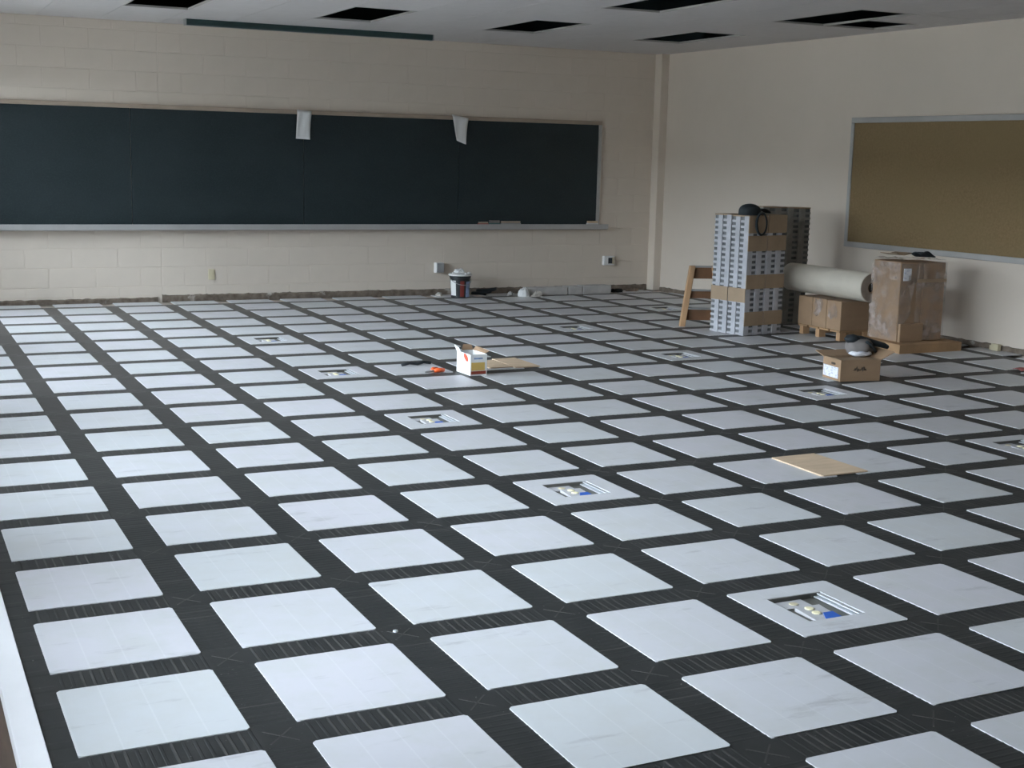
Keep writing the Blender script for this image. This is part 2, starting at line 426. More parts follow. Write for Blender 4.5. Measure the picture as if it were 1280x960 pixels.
for k, wy in enumerate(WIN_Y):
    w = struct(link('window_%d' % (k+1), None, None, (X0-0.18, wy, WIN_Z[0])))
    hh = WIN_Z[1]-WIN_Z[0]; mb = MB()
    mb.box(-0.05, 0.05, 0, 0.07, 0, hh).box(-0.05, 0.05, WIN_W-0.07, WIN_W, 0, hh)
    mb.box(-0.05, 0.05, 0.07, WIN_W-0.07, 0, 0.07).box(-0.05, 0.05, 0.07, WIN_W-0.07, hh-0.07, hh)
    obj('window_frame', mb, M['alu'], w)
    for j in (1, 2): obj('mullion', MB().box(-0.04, 0.04, -0.03, 0.03, 0.07, hh-0.07), M['alu'], w, (0, WIN_W*j/3, 0))
    for j in range(3): obj('pane', MB().box(-0.005, 0.005, 0.05, WIN_W/3-0.04, 0.07, hh-0.07), M['glass'], w, (0, WIN_W*j/3, 0))
struct(obj('sky_blocker_outside', MB().box(-18.6, -18, -60, 60, -1.2, 5.6), M['sky_blocker']))  # unseen blocker, added to keep low sky light off the right-hand side
struct(obj('ground_outside', MB().box(-160, X0-0.3, -120, 140, -1.3, -1.2), M['grass']))
# pipe chase in the corner
struct(obj('trim_2', MB().box(13.93, RW+0.02, 17.85, Y1, 0, ZC), M['wall'], bevel=0.012))
# where the baseboards were pulled off
def residue(name, x0, x1, h, n):
    mb = MB(); rnd = random.Random(n); 
    top = [h*(0.9+0.2*rnd.random()) for _ in range(n+1)]
    dep = [0.010+0.008*rnd.random() for _ in range(n+1)]
    vs = []
    for i in range(n+1):
        x = x0+(x1-x0)*i/n
        vs += [(x, -dep[i], -0.02), (x, -dep[i], top[i]*0.8), (x, 0.004, top[i])]
    fs = [f for i in range(n) for f in ((3*i, 3*i+3, 3*i+4, 3*i+1), (3*i+1, 3*i+4, 3*i+5, 3*i+2))]
    return mb.add(vs, fs)
bb = struct(obj('baseboard_back', residue('r', X0, 3.8, 0.075, 90), M['glue'], None, (0, Y1, 0)))
obj('glue_band', residue('r', 3.87, 13.92, 0.115, 150), M['glue'], bb)
mb = residue('r', 0.25, 17.0, 0.085, 200)
mb.v = [(y, -x, z) for x, y, z in mb.v]
struct(obj('baseboard_right', mb, M['glue'], None, (RW, Y1, 0), RA))

# ---- ceiling: white lay-in panels, dark open bays where the light fixtures were taken out
ceil = struct(obj('ceiling', MB().box(X0-0.3, X1+0.3, Y0-0.3, Y1+0.3, 6.3, 6.4), M['plenum']))
mb = MB()
mb.box(X0-0.3, X0, Y0, Y1, ZC+0.03, 6.3).box(X1, X1+0.3, Y0, Y1, ZC+0.03, 6.3).box(X0, X1, Y1, Y1+0.3, ZC+0.03, 6.3).box(X0, X1, Y0-0.3, Y0, ZC+0.03, 6.3)
obj('plenum_wall', mb, M['plenum'], ceil)
cx = [X0] + [-1.1+n for n in range(17)] + [X1]
cy = sorted([15.6-2.08*k for k in range(-1, 14)] + [Y0, Y1])
cy = [y for y in cy if Y0 <= y <= Y1]
open_cells = {(2.9, 13.52), (5.9, 13.52), (8.9, 13.52), (11.9, 13.52), (2.9, 9.36), (5.9, 9.36), (8.9, 9.36), (11.9, 9.36), (2.9, 5.2), (8.9, 5.2)}
pcache = {}
def panel(x0, x1, y0, y1):
    key = (round(x1-x0, 3), round(y1-y0, 3))
    if key not in pcache: pcache[key] = MB().box(0.004, key[0]-0.004, 0.004, key[1]-0.004, 0, 0.015).mesh('ceiling_panel', M['ceiling'])
    link('ceiling_panel', pcache[key], ceil, (x0, y0, ZC))
def rim(x0, x1, y0, y1):
    mb = MB(); w = 0.02; z0, z1 = ZC-0.003, ZC+0.026
    mb.box(x0, x1, y0, y0+w, z0, z1).box(x0, x1, y1-w, y1, z0, z1).box(x0, x0+w, y0+w, y1-w, z0, z1).box(x1-w, x1, y0+w, y1-w, z0, z1)
    obj('opening_rim', mb, M['rim'], ceil)
for a, b in zip(cx, cx[1:]):
    for d, e in zip(cy, cy[1:]):
        if e-d < 0.02 or b-a < 0.02: continue
        if any(abs(a-p) < 0.05 and abs(d-q) < 0.05 for p, q in open_cells): rim(a, b, d, e); continue
        if abs(a-12.9) < 0.05 and abs(d-9.36) < 0.05:
            panel(a, b, d, 10.4); rim(a, b, 10.4, e); continue
        panel(a, b, d, e)
mb = MB()
for x in cx[1:-1]: mb.box(x-0.012, x+0.012, Y0, Y1, ZC+0.006, ZC+0.016)
for y in cy[1:-1]:
    for a, b in zip(cx, cx[1:]): mb.box(a+0.012, b-0.012, y-0.012, y+0.012, ZC+0.006, ZC+0.016)
obj('ceiling_grid', mb, M['rim'], ceil)

# ================================================================== FIXED THINGS
# ---- chalkboard
cb = thing('chalkboard', 'long dark green chalkboard with tan top trim on the back wall', 'chalkboard', (0, Y1-0.003, 0))
bx = [0.29, 3.385, 6.475, 9.57, 12.64]
for a, b in zip(bx, bx[1:]): obj('slate_panel', MB().box(a+0.004, b-0.004, -0.03, -0.004, 1.36, 3.36), M['slate'], cb, bevel=0.004)
obj('top_trim', MB().box(0.22, 12.71, -0.05, 0, 3.36, 3.435), M['tan_trim'], cb, bevel=0.008)
for x in (0.22, 12.64): obj('side_trim', MB().box(x, x+0.07, -0.045, 0, 1.36, 3.36), M['alu'], cb, bevel=0.006)
mb = MB(); prof = [(0,1.355),(-0.05,1.355),(-0.17,1.345),(-0.185,1.375),(-0.20,1.375),(-0.195,1.28),(-0.12,1.262),(0,1.262)]
n = len(prof)
mb.add([(0.2, y, z) for y, z in prof]+[(12.84, y, z) for y, z in prof], [tuple(range(n)), tuple(range(2*n-1, n-1, -1))]+[(i, n+i, n+(i+1)%n, (i+1)%n) for i in range(n)])
obj('chalk_tray', mb, M['alu'], cb)
# ---- corkboard on the right-hand wall
kb = thing('corkboard', 'large brown corkboard in aluminium frame on right wall', 'corkboard', (RW, Y1, 0), RA)
obj('cork_panel', MB().box(-0.03, -0.004, -12.1, -5.94, 1.40, 3.375), M['cork'], kb)
obj('frame_rail', MB().box(-0.05, 0, -12.17, -5.87, 3.375, 3.465), M['alu'], kb, bevel=0.008)
obj('frame_rail', MB().box(-0.05, 0, -12.17, -5.87, 1.31, 1.40), M['alu'], kb, bevel=0.008)
for y in (-12.17, -5.94): obj('frame_stile', MB().box(-0.05, 0, y, y+0.07, 1.40, 3.375), M['alu'], kb, bevel=0.008)
# ---- screen housing under the ceiling
sh = thing('screen_housing', 'long dark projection screen housing along the ceiling above chalkboard', 'screen housing', (4.14, 17.0, ZC-0.10))
mb = MB(); ring = [(0,0.02),(0.02,0),(0.13,0),(0.15,0.02),(0.15,0.098),(0,0.098)]; n = len(ring)
mb.add([(0.02, y, z) for y, z in ring]+[(4.42, y, z) for y, z in ring], [tuple(range(n-1,-1,-1)), tuple(range(n, 2*n))]+[(i, (i+1)%n, n+(i+1)%n, n+i) for i in range(n)])
obj('case', mb, plain('housing_dark_green', (0.02, 0.045, 0.045), 0.35, 0.1), sh)
for x in (0, 4.42): obj('end_cap', MB().box(x, x+0.02, -0.004, 0.154, -0.004, 0.098), M['grey_metal'], sh)
# ---- outlets on the back wall
o = thing('wall_outlet', 'small ivory duplex outlet set flush in block wall', 'outlet', (4.76, Y1, 0.466))
obj('cover_plate', MB().box(-0.06, 0.06, -0.012, 0, -0.095, 0.095), M['ivory'], o, bevel=0.005)
for z in (-0.045, 0.045): obj('socket', MB().prism([(0.032*math.cos(a*math.pi/6), 0.028*math.sin(a*math.pi/6)) for a in range(12)], 0.012, 0.018, 0, Matrix.Rotation(math.pi/2, 4, 'X')), M['ivory'], o, (0, 0, z))
o = thing('junction_box', 'white surface junction box on wall above the paint bucket', 'junction box', (9.17, Y1, 0.53))
obj('housing', MB().box(-0.08, 0.085, -0.12, 0, -0.10, 0.10), M['white_plastic'], o, bevel=0.008)
obj('cover_plate', MB().box(-0.065, 0.085, -0.130, -0.12, -0.088, 0.088), M['grey_metal'], o, bevel=0.004)
o = thing('surface_socket', 'white surface socket with dark opening right of the chalkboard', 'socket', (12.96, Y1, 0.622))
obj('housing', MB().box(-0.125, 0.125, -0.09, 0, -0.095, 0.095), M['white_plastic'], o, bevel=0.01)
obj('socket_face', MB().box(-0.03, 0.065, -0.098, -0.09, -0.06, 0.06), M['dark_plastic'], o, bevel=0.008)
obj('surround', MB().box(0.065, 0.11, -0.096, -0.09, -0.07, 0.07), M['ivory'], o)
# ---- papers stuck to the board
def paper_strip(name, label, pts, curl):
    (ax, az), (bx_, bz), (cx_, cz), (dx, dz) = pts      # top left, top right, bottom right, bottom left
    def fn(u, v):
        xt, zt = ax+(bx_-ax)*u, az+(bz-az)*u; xb, zb = dx+(cx_-dx)*u, dz+(cz-dz)*u
        return (xt+(xb-xt)*v, -0.036-0.02*(1 if v > 0 else 0)-curl*v*v*(0.4+0.6*abs(u-0.45)*2)-0.012*math.sin(9*u+4*v), zt+(zb-zt)*v)
    o = obj(name, MB().grid(fn, 6, 10), M['paper'], None, (0, Y1-0.04, 0), smooth=True, solid=0.004)
    return tag(o, label, 'paper', 'papers hanging from the chalkboard trim')
paper_strip('paper_strip', 'narrow white paper strip with curled edge hanging from chalkboard, left of two', [(6.34,3.44),(6.61,3.42),(6.56,2.91),(6.30,2.92)], 0.05)
paper_strip('paper_strip', 'white paper tapering to a point hanging from chalkboard, right of two', [(9.39,3.46),(9.73,3.40),(9.66,2.90),(9.47,2.97)], 0.06)
# ---- chalk and eraser on the tray
def tray_item(name, label, cat, x0, x1, y, z, h, mat):
    mb = MB(); T = Matrix.Translation((x0, Y1-y, z))
    mb.box(0, x1-x0, 0, 0.05, 0, h*0.45, 0, T).box(0.01, x1-x0-0.01, 0.005, 0.045, h*0.45, h, 1, T)
    return tag(obj(name, mb, mat, bevel=0.006), label, cat)
tray_item('chalk_box', 'reddish chalk box at left end of tray clutter', 'chalk', 9.98, 10.20, 0.10, 1.362, 0.055, [M['red_cloth'], M['tan_trim']])
tray_item('board_eraser', 'teal felt board eraser lying on chalk tray', 'eraser', 10.20, 10.44, 0.12, 1.362, 0.085, [plain('teal_felt', (0.10,0.17,0.16), 0.9), M['grey_cloth']])
tray_item('pointer_stick', 'long brown-grey wooden stick lying on chalk tray', 'stick', 10.46, 10.90, 0.11, 1.362, 0.07, [M['grey_metal'], M['tan_trim']])
tray_item('board_eraser', 'white board eraser at the right end of chalk tray', 'eraser', 12.40, 12.66, 0.11, 1.362, 0.075, [M['white_plastic'], M['tan_board']])

# ================================================================== FLOOR OUTLET BOXES
def floor_box():
    o = thing('floor_outlet_box', 'x', 'floor box')
    d = 0.034; w, h = HX1-HX0, HY1-HY0; t = 0.006
    mb = MB().box(0, w, 0, h, -d-t, -d).box(0, t, 0, h, -d, -0.004).box(w-t, w, 0, h, -d, -0.012).box(t, w-t, 0, t, -d, -0.004).box(t, w-t, h-t, h, -d, -0.004)
    obj('liner', mb, M['liner'], o)
    ye = h-0.17; zt = lambda y: -0.024+0.014*(y-0.008)/(ye-0.008)
    obj('service_plate', MB().add([(0.085,0.008,-d),(0.27,0.008,-d),(0.27,ye,-d),(0.085,ye,-d),(0.085,0.008,zt(0.008)),(0.27,0.008,zt(0.008)),(0.27,ye,zt(ye)),(0.085,ye,zt(ye))],
        [(3,2,1,0),(4,5,6,7),(0,1,5,4),(1,2,6,5),(2,3,7,6),(3,0,4,7)]), M['plate'], o, bevel=0.002)
    obj('rear_plate', MB().box(0.05, 0.25, h-0.14, h-0.012, -d, -0.026), M['plate'], o, bevel=0.002)
    for y in (0.145, 0.215):
        obj('socket', MB().lathe([(0.030, 0), (0.030, 0.004), (0.022, 0.007)], 14), M['outlet'], o, (0.165, y, zt(y)-0.001))
    obj('data_jack', MB().add([(0.15,0.035,zt(0.035)),(0.27,0.035,zt(0.035)),(0.27,0.125,zt(0.125)),(0.20,0.125,zt(0.125)),(0.15,0.035,zt(0.035)+0.006),(0.27,0.035,zt(0.035)+0.006),(0.27,0.125,zt(0.125)+0.006),(0.20,0.125,zt(0.125)+0.006)],
        [(3,2,1,0),(4,5,6,7),(0,1,5,4),(1,2,6,5),(2,3,7,6),(3,0,4,7)]), M['blue'], o)
    obj('knockout', MB().lathe([(0.03, 0), (0.03, 0.003), (0.02, 0.004)], 12), M['ivory'], o, (0.15, h-0.075, -0.026))
    for k, z in enumerate((-0.006, -0.022)):
        obj('metal_rail', MB().box(w-0.036-0.024*k, w-t-0.001, 0.01, h-0.01, z-0.006, z+0.003), M['metal'], o, bevel=0.002)
    return o
fb_labels = {
 (4,0): 'open floor outlet box in the tile nearest the camera, blue jack showing',
 (4,3): 'open floor outlet box in the tile second nearest the camera in left run',
 (4,6): 'open floor outlet box third from camera, between nearest boxes and the small white box',
 (4,9): 'open floor outlet box left of the small white carton',
 (4,12): 'farthest open floor outlet box of the left run, below the chalkboard',
 (9,3): 'open floor outlet box cut by the right picture edge',
 (9,6): 'open floor outlet box directly in front of the open cardboard box',
 (9,9): 'open floor outlet box in front of the tall slotted bundles',
 (9,12): 'open floor outlet box between white carton and back wall boards',
 (12,14): 'open floor outlet box nearest the corner, left of the wooden ladder'}
proto = floor_box()
for i, b in enumerate(BOXES):
    o = proto if i == 0 else copy_tree(proto)
    o.location = ((b[0]+HX0)*U, (b[1]*PY+HY0)*U, 0); o['label'] = fb_labels[b]; o['group'] = 'open floor outlet boxes'
# ---- tan boards bridging the channel between two plates
def flat_board(label, x0, x1, y0, y1):
    mb = MB().prism([(x0,y0+0.015),(x0+0.02,y0),(x1,y0+0.01),(x1-0.01,y1),(x0+0.012,y1-0.012)], 0.001, 0.013)
    tag(obj('tan_board', mb, M['tan_board']), label, 'board', 'thin tan boards bridging the floor channels')
flat_board('thin bare tan board bridging two floor tiles in the right foreground', 6.62, 7.13, 3.13, 3.88)
flat_board('thin tan board on floor just right of the small white carton', 6.32, 6.66, 9.42, 10.02)
flat_board('larger thin tan board on floor, further right of the small white carton', 6.66, 7.02, 9.36, 10.12)

# ================================================================== GOODS BY THE RIGHT-HAND WALL
def bundle(w, d, h, front_bands, side_bands, label, skin='bundle_white'):
    """a tall bundle of slotted metal profiles held by cardboard bands; local origin at its near-left corner"""
    o = thing('profile_bundle', label, 'bundle', group='tall bundles of slotted profiles')
    e = 0.022
    obj('core', MB().box(e, w-e, e, d-e, 0, h-0.02), M['bundle_dark'], o)
    def face(nc, length, place):
        cw = length/nc
        for k in range(nc):
            a = k*cw
            mb = MB(); place(mb, a+0.004, a+cw*0.52, 0, h-0.01 - 0.01*((k*7) % 3)); obj('profile_rail', mb, M[skin], o)
            # ladder of cross bars: one connected strip, recessed dark squares between the bars
            mb = MB(); n = 22; p = (h-0.03)/n; v = []; f = []; mi = []
            for i in range(n):
                z = 0.005+i*p
                v += [(0, z), (0, z+p*0.40), (1, z+p*0.44), (1, z+p*0.96)]
            for q, (dep, z) in enumerate(v):
                for s in (a+cw*0.52, a+cw*0.985): mb.v.append(place(None, s, dep, z, None))
            for q in range(len(v)-1):
                mb.f.append((2*q, 2*q+1, 2*q+3, 2*q+2)); mb.m.append(1 if q % 4 == 2 else 0)
            obj('slotted_web', mb, [M[skin], M['bundle_dark']], o)
    def front(mb, a, b, z0, z1):
        if mb is None: return (a, 0.004+0.016*b, z0)
        mb.box(a, b, 0, e, z0, z1)
    def left(mb, a, b, z0, z1):
        if mb is None: return (0.004+0.016*b, a, z0)
        mb.box(0, e, a, b, z0, z1)
    face(2, w, front); face(2, d, left)
    obj('back_sheet', MB().box(0.03, w-0.002, d-e, d-0.002, 0, h-0.02).box(w-e, w-0.002, 0.03, d-e, 0, h-0.02), M['kraft_dark'], o)
    obj('top_sheet', MB().box(0.005, w-0.005, 0.005, d-0.005, h-0.02, h), M['kraft_tape'], o)
    for z0, z1 in front_bands: obj('cardboard_band', MB().box(0.002, w-0.002, -0.008, 0.006, z0, z1), M['kraft_tape'], o)
    for z0, z1 in side_bands: obj('cardboard_band', MB().box(-0.008, 0.006, 0.002, d-0.002, z0, z1), M['kraft_tape'], o)
    return o
SA = math.radians(11)
e1 = Vector((math.cos(SA), math.sin(SA))); e2 = Vector((-e1.y, e1.x)); S0 = Vector((11.50, 11.19))
FB = [(0.15,0.37), (0.73,0.95), (1.32,1.56)]
def put(o, org, a): o.location = (org.x*U, org.y*U, 0); o.rotation_euler = (0, 0, a)
BW, BD, BH = 0.425, 0.365, 1.87
put(bundle(BW, BD, BH, FB+[(1.60,1.86)], [(0.52,0.74)], 'tall slotted bundle at the near corner of the stack, black pouch on top'), S0, SA)
put(bundle(BW, BD, BH+0.005, [], [(0.52,0.74)], 'tall slotted bundle beside the wooden ladder, left rear of the stack'), S0+e2*(BD+0.012), SA)
put(bundle(BW, BD, BH+0.01, FB+[(1.60,1.87)], [], 'tall slotted bundle at right front of stack with brown cardboard bands'), S0+e1*(BW+0.012), SA)
S2 = Vector((12.50, 12.20))
b2 = bundle(0.50, BD, 1.97, [], [], 'grey slotted bundle standing behind the stack, nearest its banded front bundle', 'bundle_dull'); put(b2, S2, math.radians(3))
b3 = bundle(0.50, BD, 1.96, [], [], 'grey slotted bundle behind the stack, nearest the right wall', 'bundle_dull'); put(b3, S2+Vector((0.515, 0.027)), math.radians(3))

# ---- black pouch with strap on the stack
pc = thing('black_pouch', 'black cap-like pouch with looped strap on top of slotted bundles', 'pouch', (S0+e1*0.02+e2*0.06).to_tuple()+(BH,), SA)
mb = MB()
def dome(u, v):
    a = 2*math.pi*u; r = math.sin(v*math.pi/2); x = math.cos(a)
    return (0.20+(0.21 if x > 0 else 0.20)*r*x, 0.14+0.16*r*math.sin(a), 0.004+0.175*math.cos(v*math.pi/2)**(0.55 if x < 0 else 0.8))
mb.grid(dome, 24, 7); mb.add([(0.20+0.20*math.cos(2*math.pi*k/20), 0.14+0.16*math.sin(2*math.pi*k/20), 0.003) for k in range(20)], [tuple(range(19,-1,-1))])
obj('pouch_body', mb, M['black_cloth'], pc, smooth=True)
mb = MB().grid(lambda u, v: (0.34+0.28*u, 0.04+(0.22-0.1*u)*v+0.05*u, 0.085-0.05*u+0.03*math.sin(u*3.1)), 8, 4)
obj('flap', mb, M['black_cloth'], pc, smooth=True, solid=0.02)
pts = [(0.22+0.115*math.sin(2*math.pi*k/24), -0.102-0.006*math.cos(2*math.pi*k/24), -0.125-0.17*math.cos(2*math.pi*k/24)) for k in range(24)]
obj('strap', MB().tube(pts, [0.013+0.010*(0.5-0.5*math.sin(2*math.pi*k/24)) for k in range(24)], 6, closed=True), M['black_cloth'], pc, smooth=True)

# ---- wooden ladder leaning by the bundles
LA = math.radians(-22)
ld = thing('wooden_ladder', 'short wooden ladder with treads darkened for shade leaning beside slotted bundles', 'ladder', (11.20, 12.52, 0), LA)
def rail(x0, x1):
    mb = MB(); hw, hd = 0.045, 0.055
    vs = [(x0-hw,-hd,0),(x0+hw,-hd,0),(x0+hw,hd,0),(x0-hw,hd,0),(x1-hw,0.1-hd,0.99),(x1+hw,0.1-hd,0.99),(x1+hw,0.1+hd,0.99),(x1-hw,0.1+hd,0.99)]
    return mb.add(vs, [(3,2,1,0),(4,5,6,7),(0,1,5,4),(1,2,6,5),(2,3,7,6),(3,0,4,7)])
obj('rail', rail(0.02, 0.17), M['wood'], ld, bevel=0.008); obj('rail', rail(0.68, 0.53), M['wood'], ld, bevel=0.008)
for z0, z1 in ((0.10, 0.28), (0.46, 0.58), (0.78, 0.965)):
    a = 0.02+0.15*(z0+z1)/2+0.03
    obj('tread', MB().box(a, 0.70-a, 0.02+0.1*z0, 0.09+0.1*z0, z0, z1), M['wood_shade'], ld)
    obj('tread_top', MB().box(a, 0.70-a, -0.03+0.1*z0, 0.10+0.1*z0, z1, z1+0.02), M['grey_metal'], ld)  # lighter strip stands in for light on the tread top

# ---- carton on a small pallet, with the roll on top
pl = thing('small_pallet', 'small wooden pallet on feet under the film-taped carton', 'pallet', (12.60, 10.22, 0))
for x in (0.0, 0.45):
    for y in (0.02, 0.52, 0.92): obj('foot', MB().box(x+0.02, x+0.15, y, y+0.09, 0, 0.13), M['wood'], pl, bevel=0.006)
obj('skirt_board', MB().box(0.18, 0.44, 0.04, 0.09, 0.0, 0.13), M['pallet'], pl)
for k in range(4): obj('deck_board', MB().box(0, 0.62, 0.01+k*0.262, 0.24+k*0.262, 0.13, 0.16), M['pallet'], pl, bevel=0.005)
ct = thing('taped_carton', 'low brown carton with shiny film on pallet beneath the roll', 'carton', (12.60, 10.22, 0.16))
for k in range(3): obj('carton_section', MB().box(0.004, 0.62, 0.01+k*0.35, 0.35+k*0.35, 0, 0.45), M['kraft'], ct, bevel=0.012)
rnd = random.Random(3)
for y, w in ((0.10, 0.20), (0.46, 0.17)):
    ph = rnd.random()*6
    mb = MB().grid(lambda u, v: (-0.012-0.010*math.sin(11*v+ph)*math.sin(7*u+1), y+w*u+0.04*math.sin(5*v+ph)*(1-u), 0.44-0.26*v+0.02*math.sin(8*u)), 8, 10)
    obj('film_patch', mb, M['film'], ct, smooth=True)
mb = MB().grid(lambda u, v: (0.02+0.58*u, 0.03+0.95*v, 0.455+0.006*math.sin(17*u+9*v)), 10, 10)
obj('film_cover', mb, M['film'], ct, smooth=True)
rl = thing('film_roll', 'thick cream roll with dark core lying on the taped carton', 'roll', (12.86, 9.86, 0.858), 0)
R = 0.225
Trot = Matrix.Rotation(-math.pi/2, 4, 'X')
mb = MB().lathe([(0.085, 0.0), (R-0.01, 0.0), (R, 0.012), (R, 1.96), (R-0.01, 1.972), (0.085, 1.972)], 40, 0, Trot, cap=False)
obj('wrapped_layers', mb, M['roll'], rl, smooth=False)
obj('end_layers', MB().lathe([(0.085, -0.004), (R-0.012, -0.004)], 40, 0, Trot, cap=False), M['roll_end'], rl)
obj('core_tube', MB().lathe([(0.078, -0.006), (0.085, -0.006), (0.085, 1.976), (0.078, 1.976), (0.078, -0.006)], 28, 0, Trot, cap=False), M['kraft_dark'], rl)
obj('core_hole_shade', MB().lathe([(0.07, 0.05), (0.078, 0.06)], 28, 0, Trot), M['core_dark'], rl)  # dark disc stands in for the shade inside the hollow core

# ---- tall wrapped carton on a low pallet tray
tp = thing('pallet_tray', 'low brown pallet tray under the tall wrapped carton', 'pallet', (12.58, 8.86, 0))
obj('tray_side', MB().box(0, 1.18, 0, 0.03, 0, 0.13), M['pallet'], tp); obj('tray_side', MB().box(0, 1.18, 0.87, 0.90, 0, 0.13), M['pallet'], tp)
for k in range(3): obj('runner', MB().box(0.02+k*0.52, 0.12+k*0.52, 0.03, 0.87, 0, 0.11), M['pallet'], tp)
for k in range(4): obj('deck_board', MB().box(k*0.296, 0.285+k*0.296, 0.03, 0.87, 0.11, 0.135), M['pallet'], tp, bevel=0.004)
tc_ = thing('wrapped_carton', 'tall brown carton wrapped in shiny crumpled film by right wall', 'carton', (12.72, 9.10, 0.135))
CW, CD, CH = 0.86, 0.60, 1.17
def lump(u, v, s): return 0.02*noise.noise(Vector((u*4+s, v*6, s*1.7)))
obj('carton_body', MB().box(0.005, CW/2-0.003, 0.005, CD-0.005, 0, CH).box(CW/2+0.003, CW-0.005, 0.005, CD-0.005, 0, CH-0.015), M['kraft'], tc_, bevel=0.012)
obj('carton_body', MB().box(0.01, CW*0.52, -0.055, -0.001, 0, 0.27), M['kraft'], tc_, bevel=0.01)
obj('side_film', MB().grid(lambda u, v: (-0.012-0.012*abs(math.sin(9*v+4*u))+lump(u, v, 1), CD*u, 0.02+(CH-0.03)*v), 14, 26), M['film'], tc_, smooth=True)
obj('front_film', MB().grid(lambda u, v: (-0.01+(0.30-0.22*max(0, 0.5-v)*2+0.05*math.sin(9*v))*u, -0.016-0.015*math.sin(math.pi*u)+lump(u, v, 5), 0.24+(CH-0.26)*v), 12, 26), M['film'], tc_, smooth=True)
obj('right_film', MB().grid(lambda u, v: (0.30+(CW-0.29)*u, -0.010+0.4*lump(u*2, v, 9), 0.02+(CH-0.03)*v), 12, 20), M['film'], tc_, smooth=True)
obj('wrap_band', MB().box(0.30, CW+0.004, -0.022, -0.012, CH-0.30, CH-0.25), M['kraft_tape'], tc_)
obj('white_label', MB().box(0.03, 0.17, -0.032, -0.024, CH-0.27, CH-0.09), M['label'], tc_)
mb = MB().grid(lambda u, v: (CW*u, CD*v, CH+0.02+0.05*abs(noise.noise(Vector((u*5, v*4, 3))))), 14, 10)
obj('top_film', mb, M['film'], tc_, smooth=True)
o = tag(obj('dark_offcut', MB().grid(lambda u, v: (0.30*u-0.02*v, 0.16*v, 0.015+0.035*math.sin(5*u+3*v)), 8, 5), M['black_cloth'], None, (13.10, 9.15, 0.135+CH+0.085), smooth=True, solid=0.015), 'crumpled dark offcut lying on top of tall wrapped carton', 'offcut')
o = tag(obj('folded_card', MB().grid(lambda u, v: (0.36*u, 0.30*v, 0.02+0.05*abs(u-0.5)), 4, 2), M['kraft_tape'], None, (12.85, 9.36, 0.135+CH+0.06), 0.2, solid=0.012), 'folded brown card on the wrapped carton beneath corkboard', 'card')

# ---- open cardboard box with a tool bag in it
OA = math.radians(-8)
ob = thing('open_carton', 'open brown cardboard box with white label and raised flap', 'carton', (10.11, 7.16, 0), OA)
w, d, h, t = 0.57, 0.42, 0.265, 0.012
obj('box_shell', MB().box(0, w, 0, d, 0, t).box(0, w, 0, t, t, h).box(0, w, d-t, d, t, h).box(0, t, t, d-t, t, h).box(w-t, w, t, d-t, t, h), M['kraft'], ob)
obj('flap', MB().add([(w,0,h),(w,d,h),(w+0.17,d+0.02,h+0.10),(w+0.17,-0.03,h+0.10)], [(0,1,2,3)]), M['kraft'], ob, solid=0.012)
obj('flap', MB().add([(0,d,h),(w,d,h),(w+0.02,d+0.17,h+0.05),(-0.02,d+0.17,h+0.05)], [(0,1,2,3)]), M['kraft'], ob, solid=0.012)
obj('flap', MB().add([(0.01,0,h),(0.01,d,h),(0.16,d,h-0.02),(0.16,0,h-0.02)], [(0,1,2,3)]), M['kraft_dark'], ob, solid=0.012)
obj('flap', MB().add([(0,0.01,h),(w,0.01,h),(w-0.02,0.19,h+0.005),(0.02,0.19,h+0.005)], [(0,1,2,3)]), M['kraft_dark'], ob, solid=0.012)
obj('shipping_label', MB().box(-0.006, 0, 0.05, d-0.02, 0.03, 0.17), M['label'], ob)
obj('ink_mark', MB().box(-0.004, 0, 0.13, 0.22, 0.195, 0.22), M['ink'], ob)
mb = MB()
for k in range(7): mb.tube([(0.19+0.025*k, -0.004, 0.135+0.012*math.sin(k*2.3)), (0.205+0.025*k, -0.004, 0.165+0.02*math.sin(k*1.7)), (0.215+0.025*k, -0.004, 0.14)], 0.006, 5)
obj('ink_scribble', mb, M['ink'], ob)
bg_ = thing('tool_bag', 'black and grey tool bag with strap lying in open cardboard box', 'bag', (10.46, 7.30, 0.27), OA+0.1)
def blob(cx_, cy_, cz_, rx, ry, rz_, s):
    def fn(u, v):
        a = 2*math.pi*u; b = math.pi*(v-0.5); q = 1+0.22*noise.noise(Vector((math.cos(a)*1.6+s, math.sin(a)*1.6, b*1.5)))
        return (cx_+rx*q*math.cos(b)*math.cos(a), cy_+ry*q*math.cos(b)*math.sin(a), cz_+rz_*q*math.sin(b))
    return fn
obj('bag_body', MB().grid(blob(0.13, 0.12, 0.11, 0.19, 0.15, 0.12, 1), 22, 12), M['grey_cloth'], bg_, smooth=True)
obj('bag_collar', MB().grid(blob(0.03, 0.14, 0.22, 0.10, 0.09, 0.055, 4), 18, 10), M['black_cloth'], bg_, smooth=True)
obj('bag_base', MB().grid(blob(0.10, 0.05, 0.045, 0.15, 0.10, 0.045, 7), 18, 10), M['label'], bg_, smooth=True)
obj('carry_strap', MB().tube([(0.02,0.14,0.24),(0.16,0.12,0.215),(0.27,0.12,0.18),(0.40,0.14,0.15),(0.54,0.16,0.12),(0.62,0.17,0.09)], [0.03,0.045,0.05,0.045,0.04,0.03], 8), M['black_cloth'], bg_, smooth=True)
obj('side_strap', MB().tube([(0.14,-0.01,0.20),(0.22,-0.01,0.15),(0.30,0.02,0.09),(0.34,0.05,0.05)], 0.022, 8), M['black_cloth'], bg_, smooth=True)

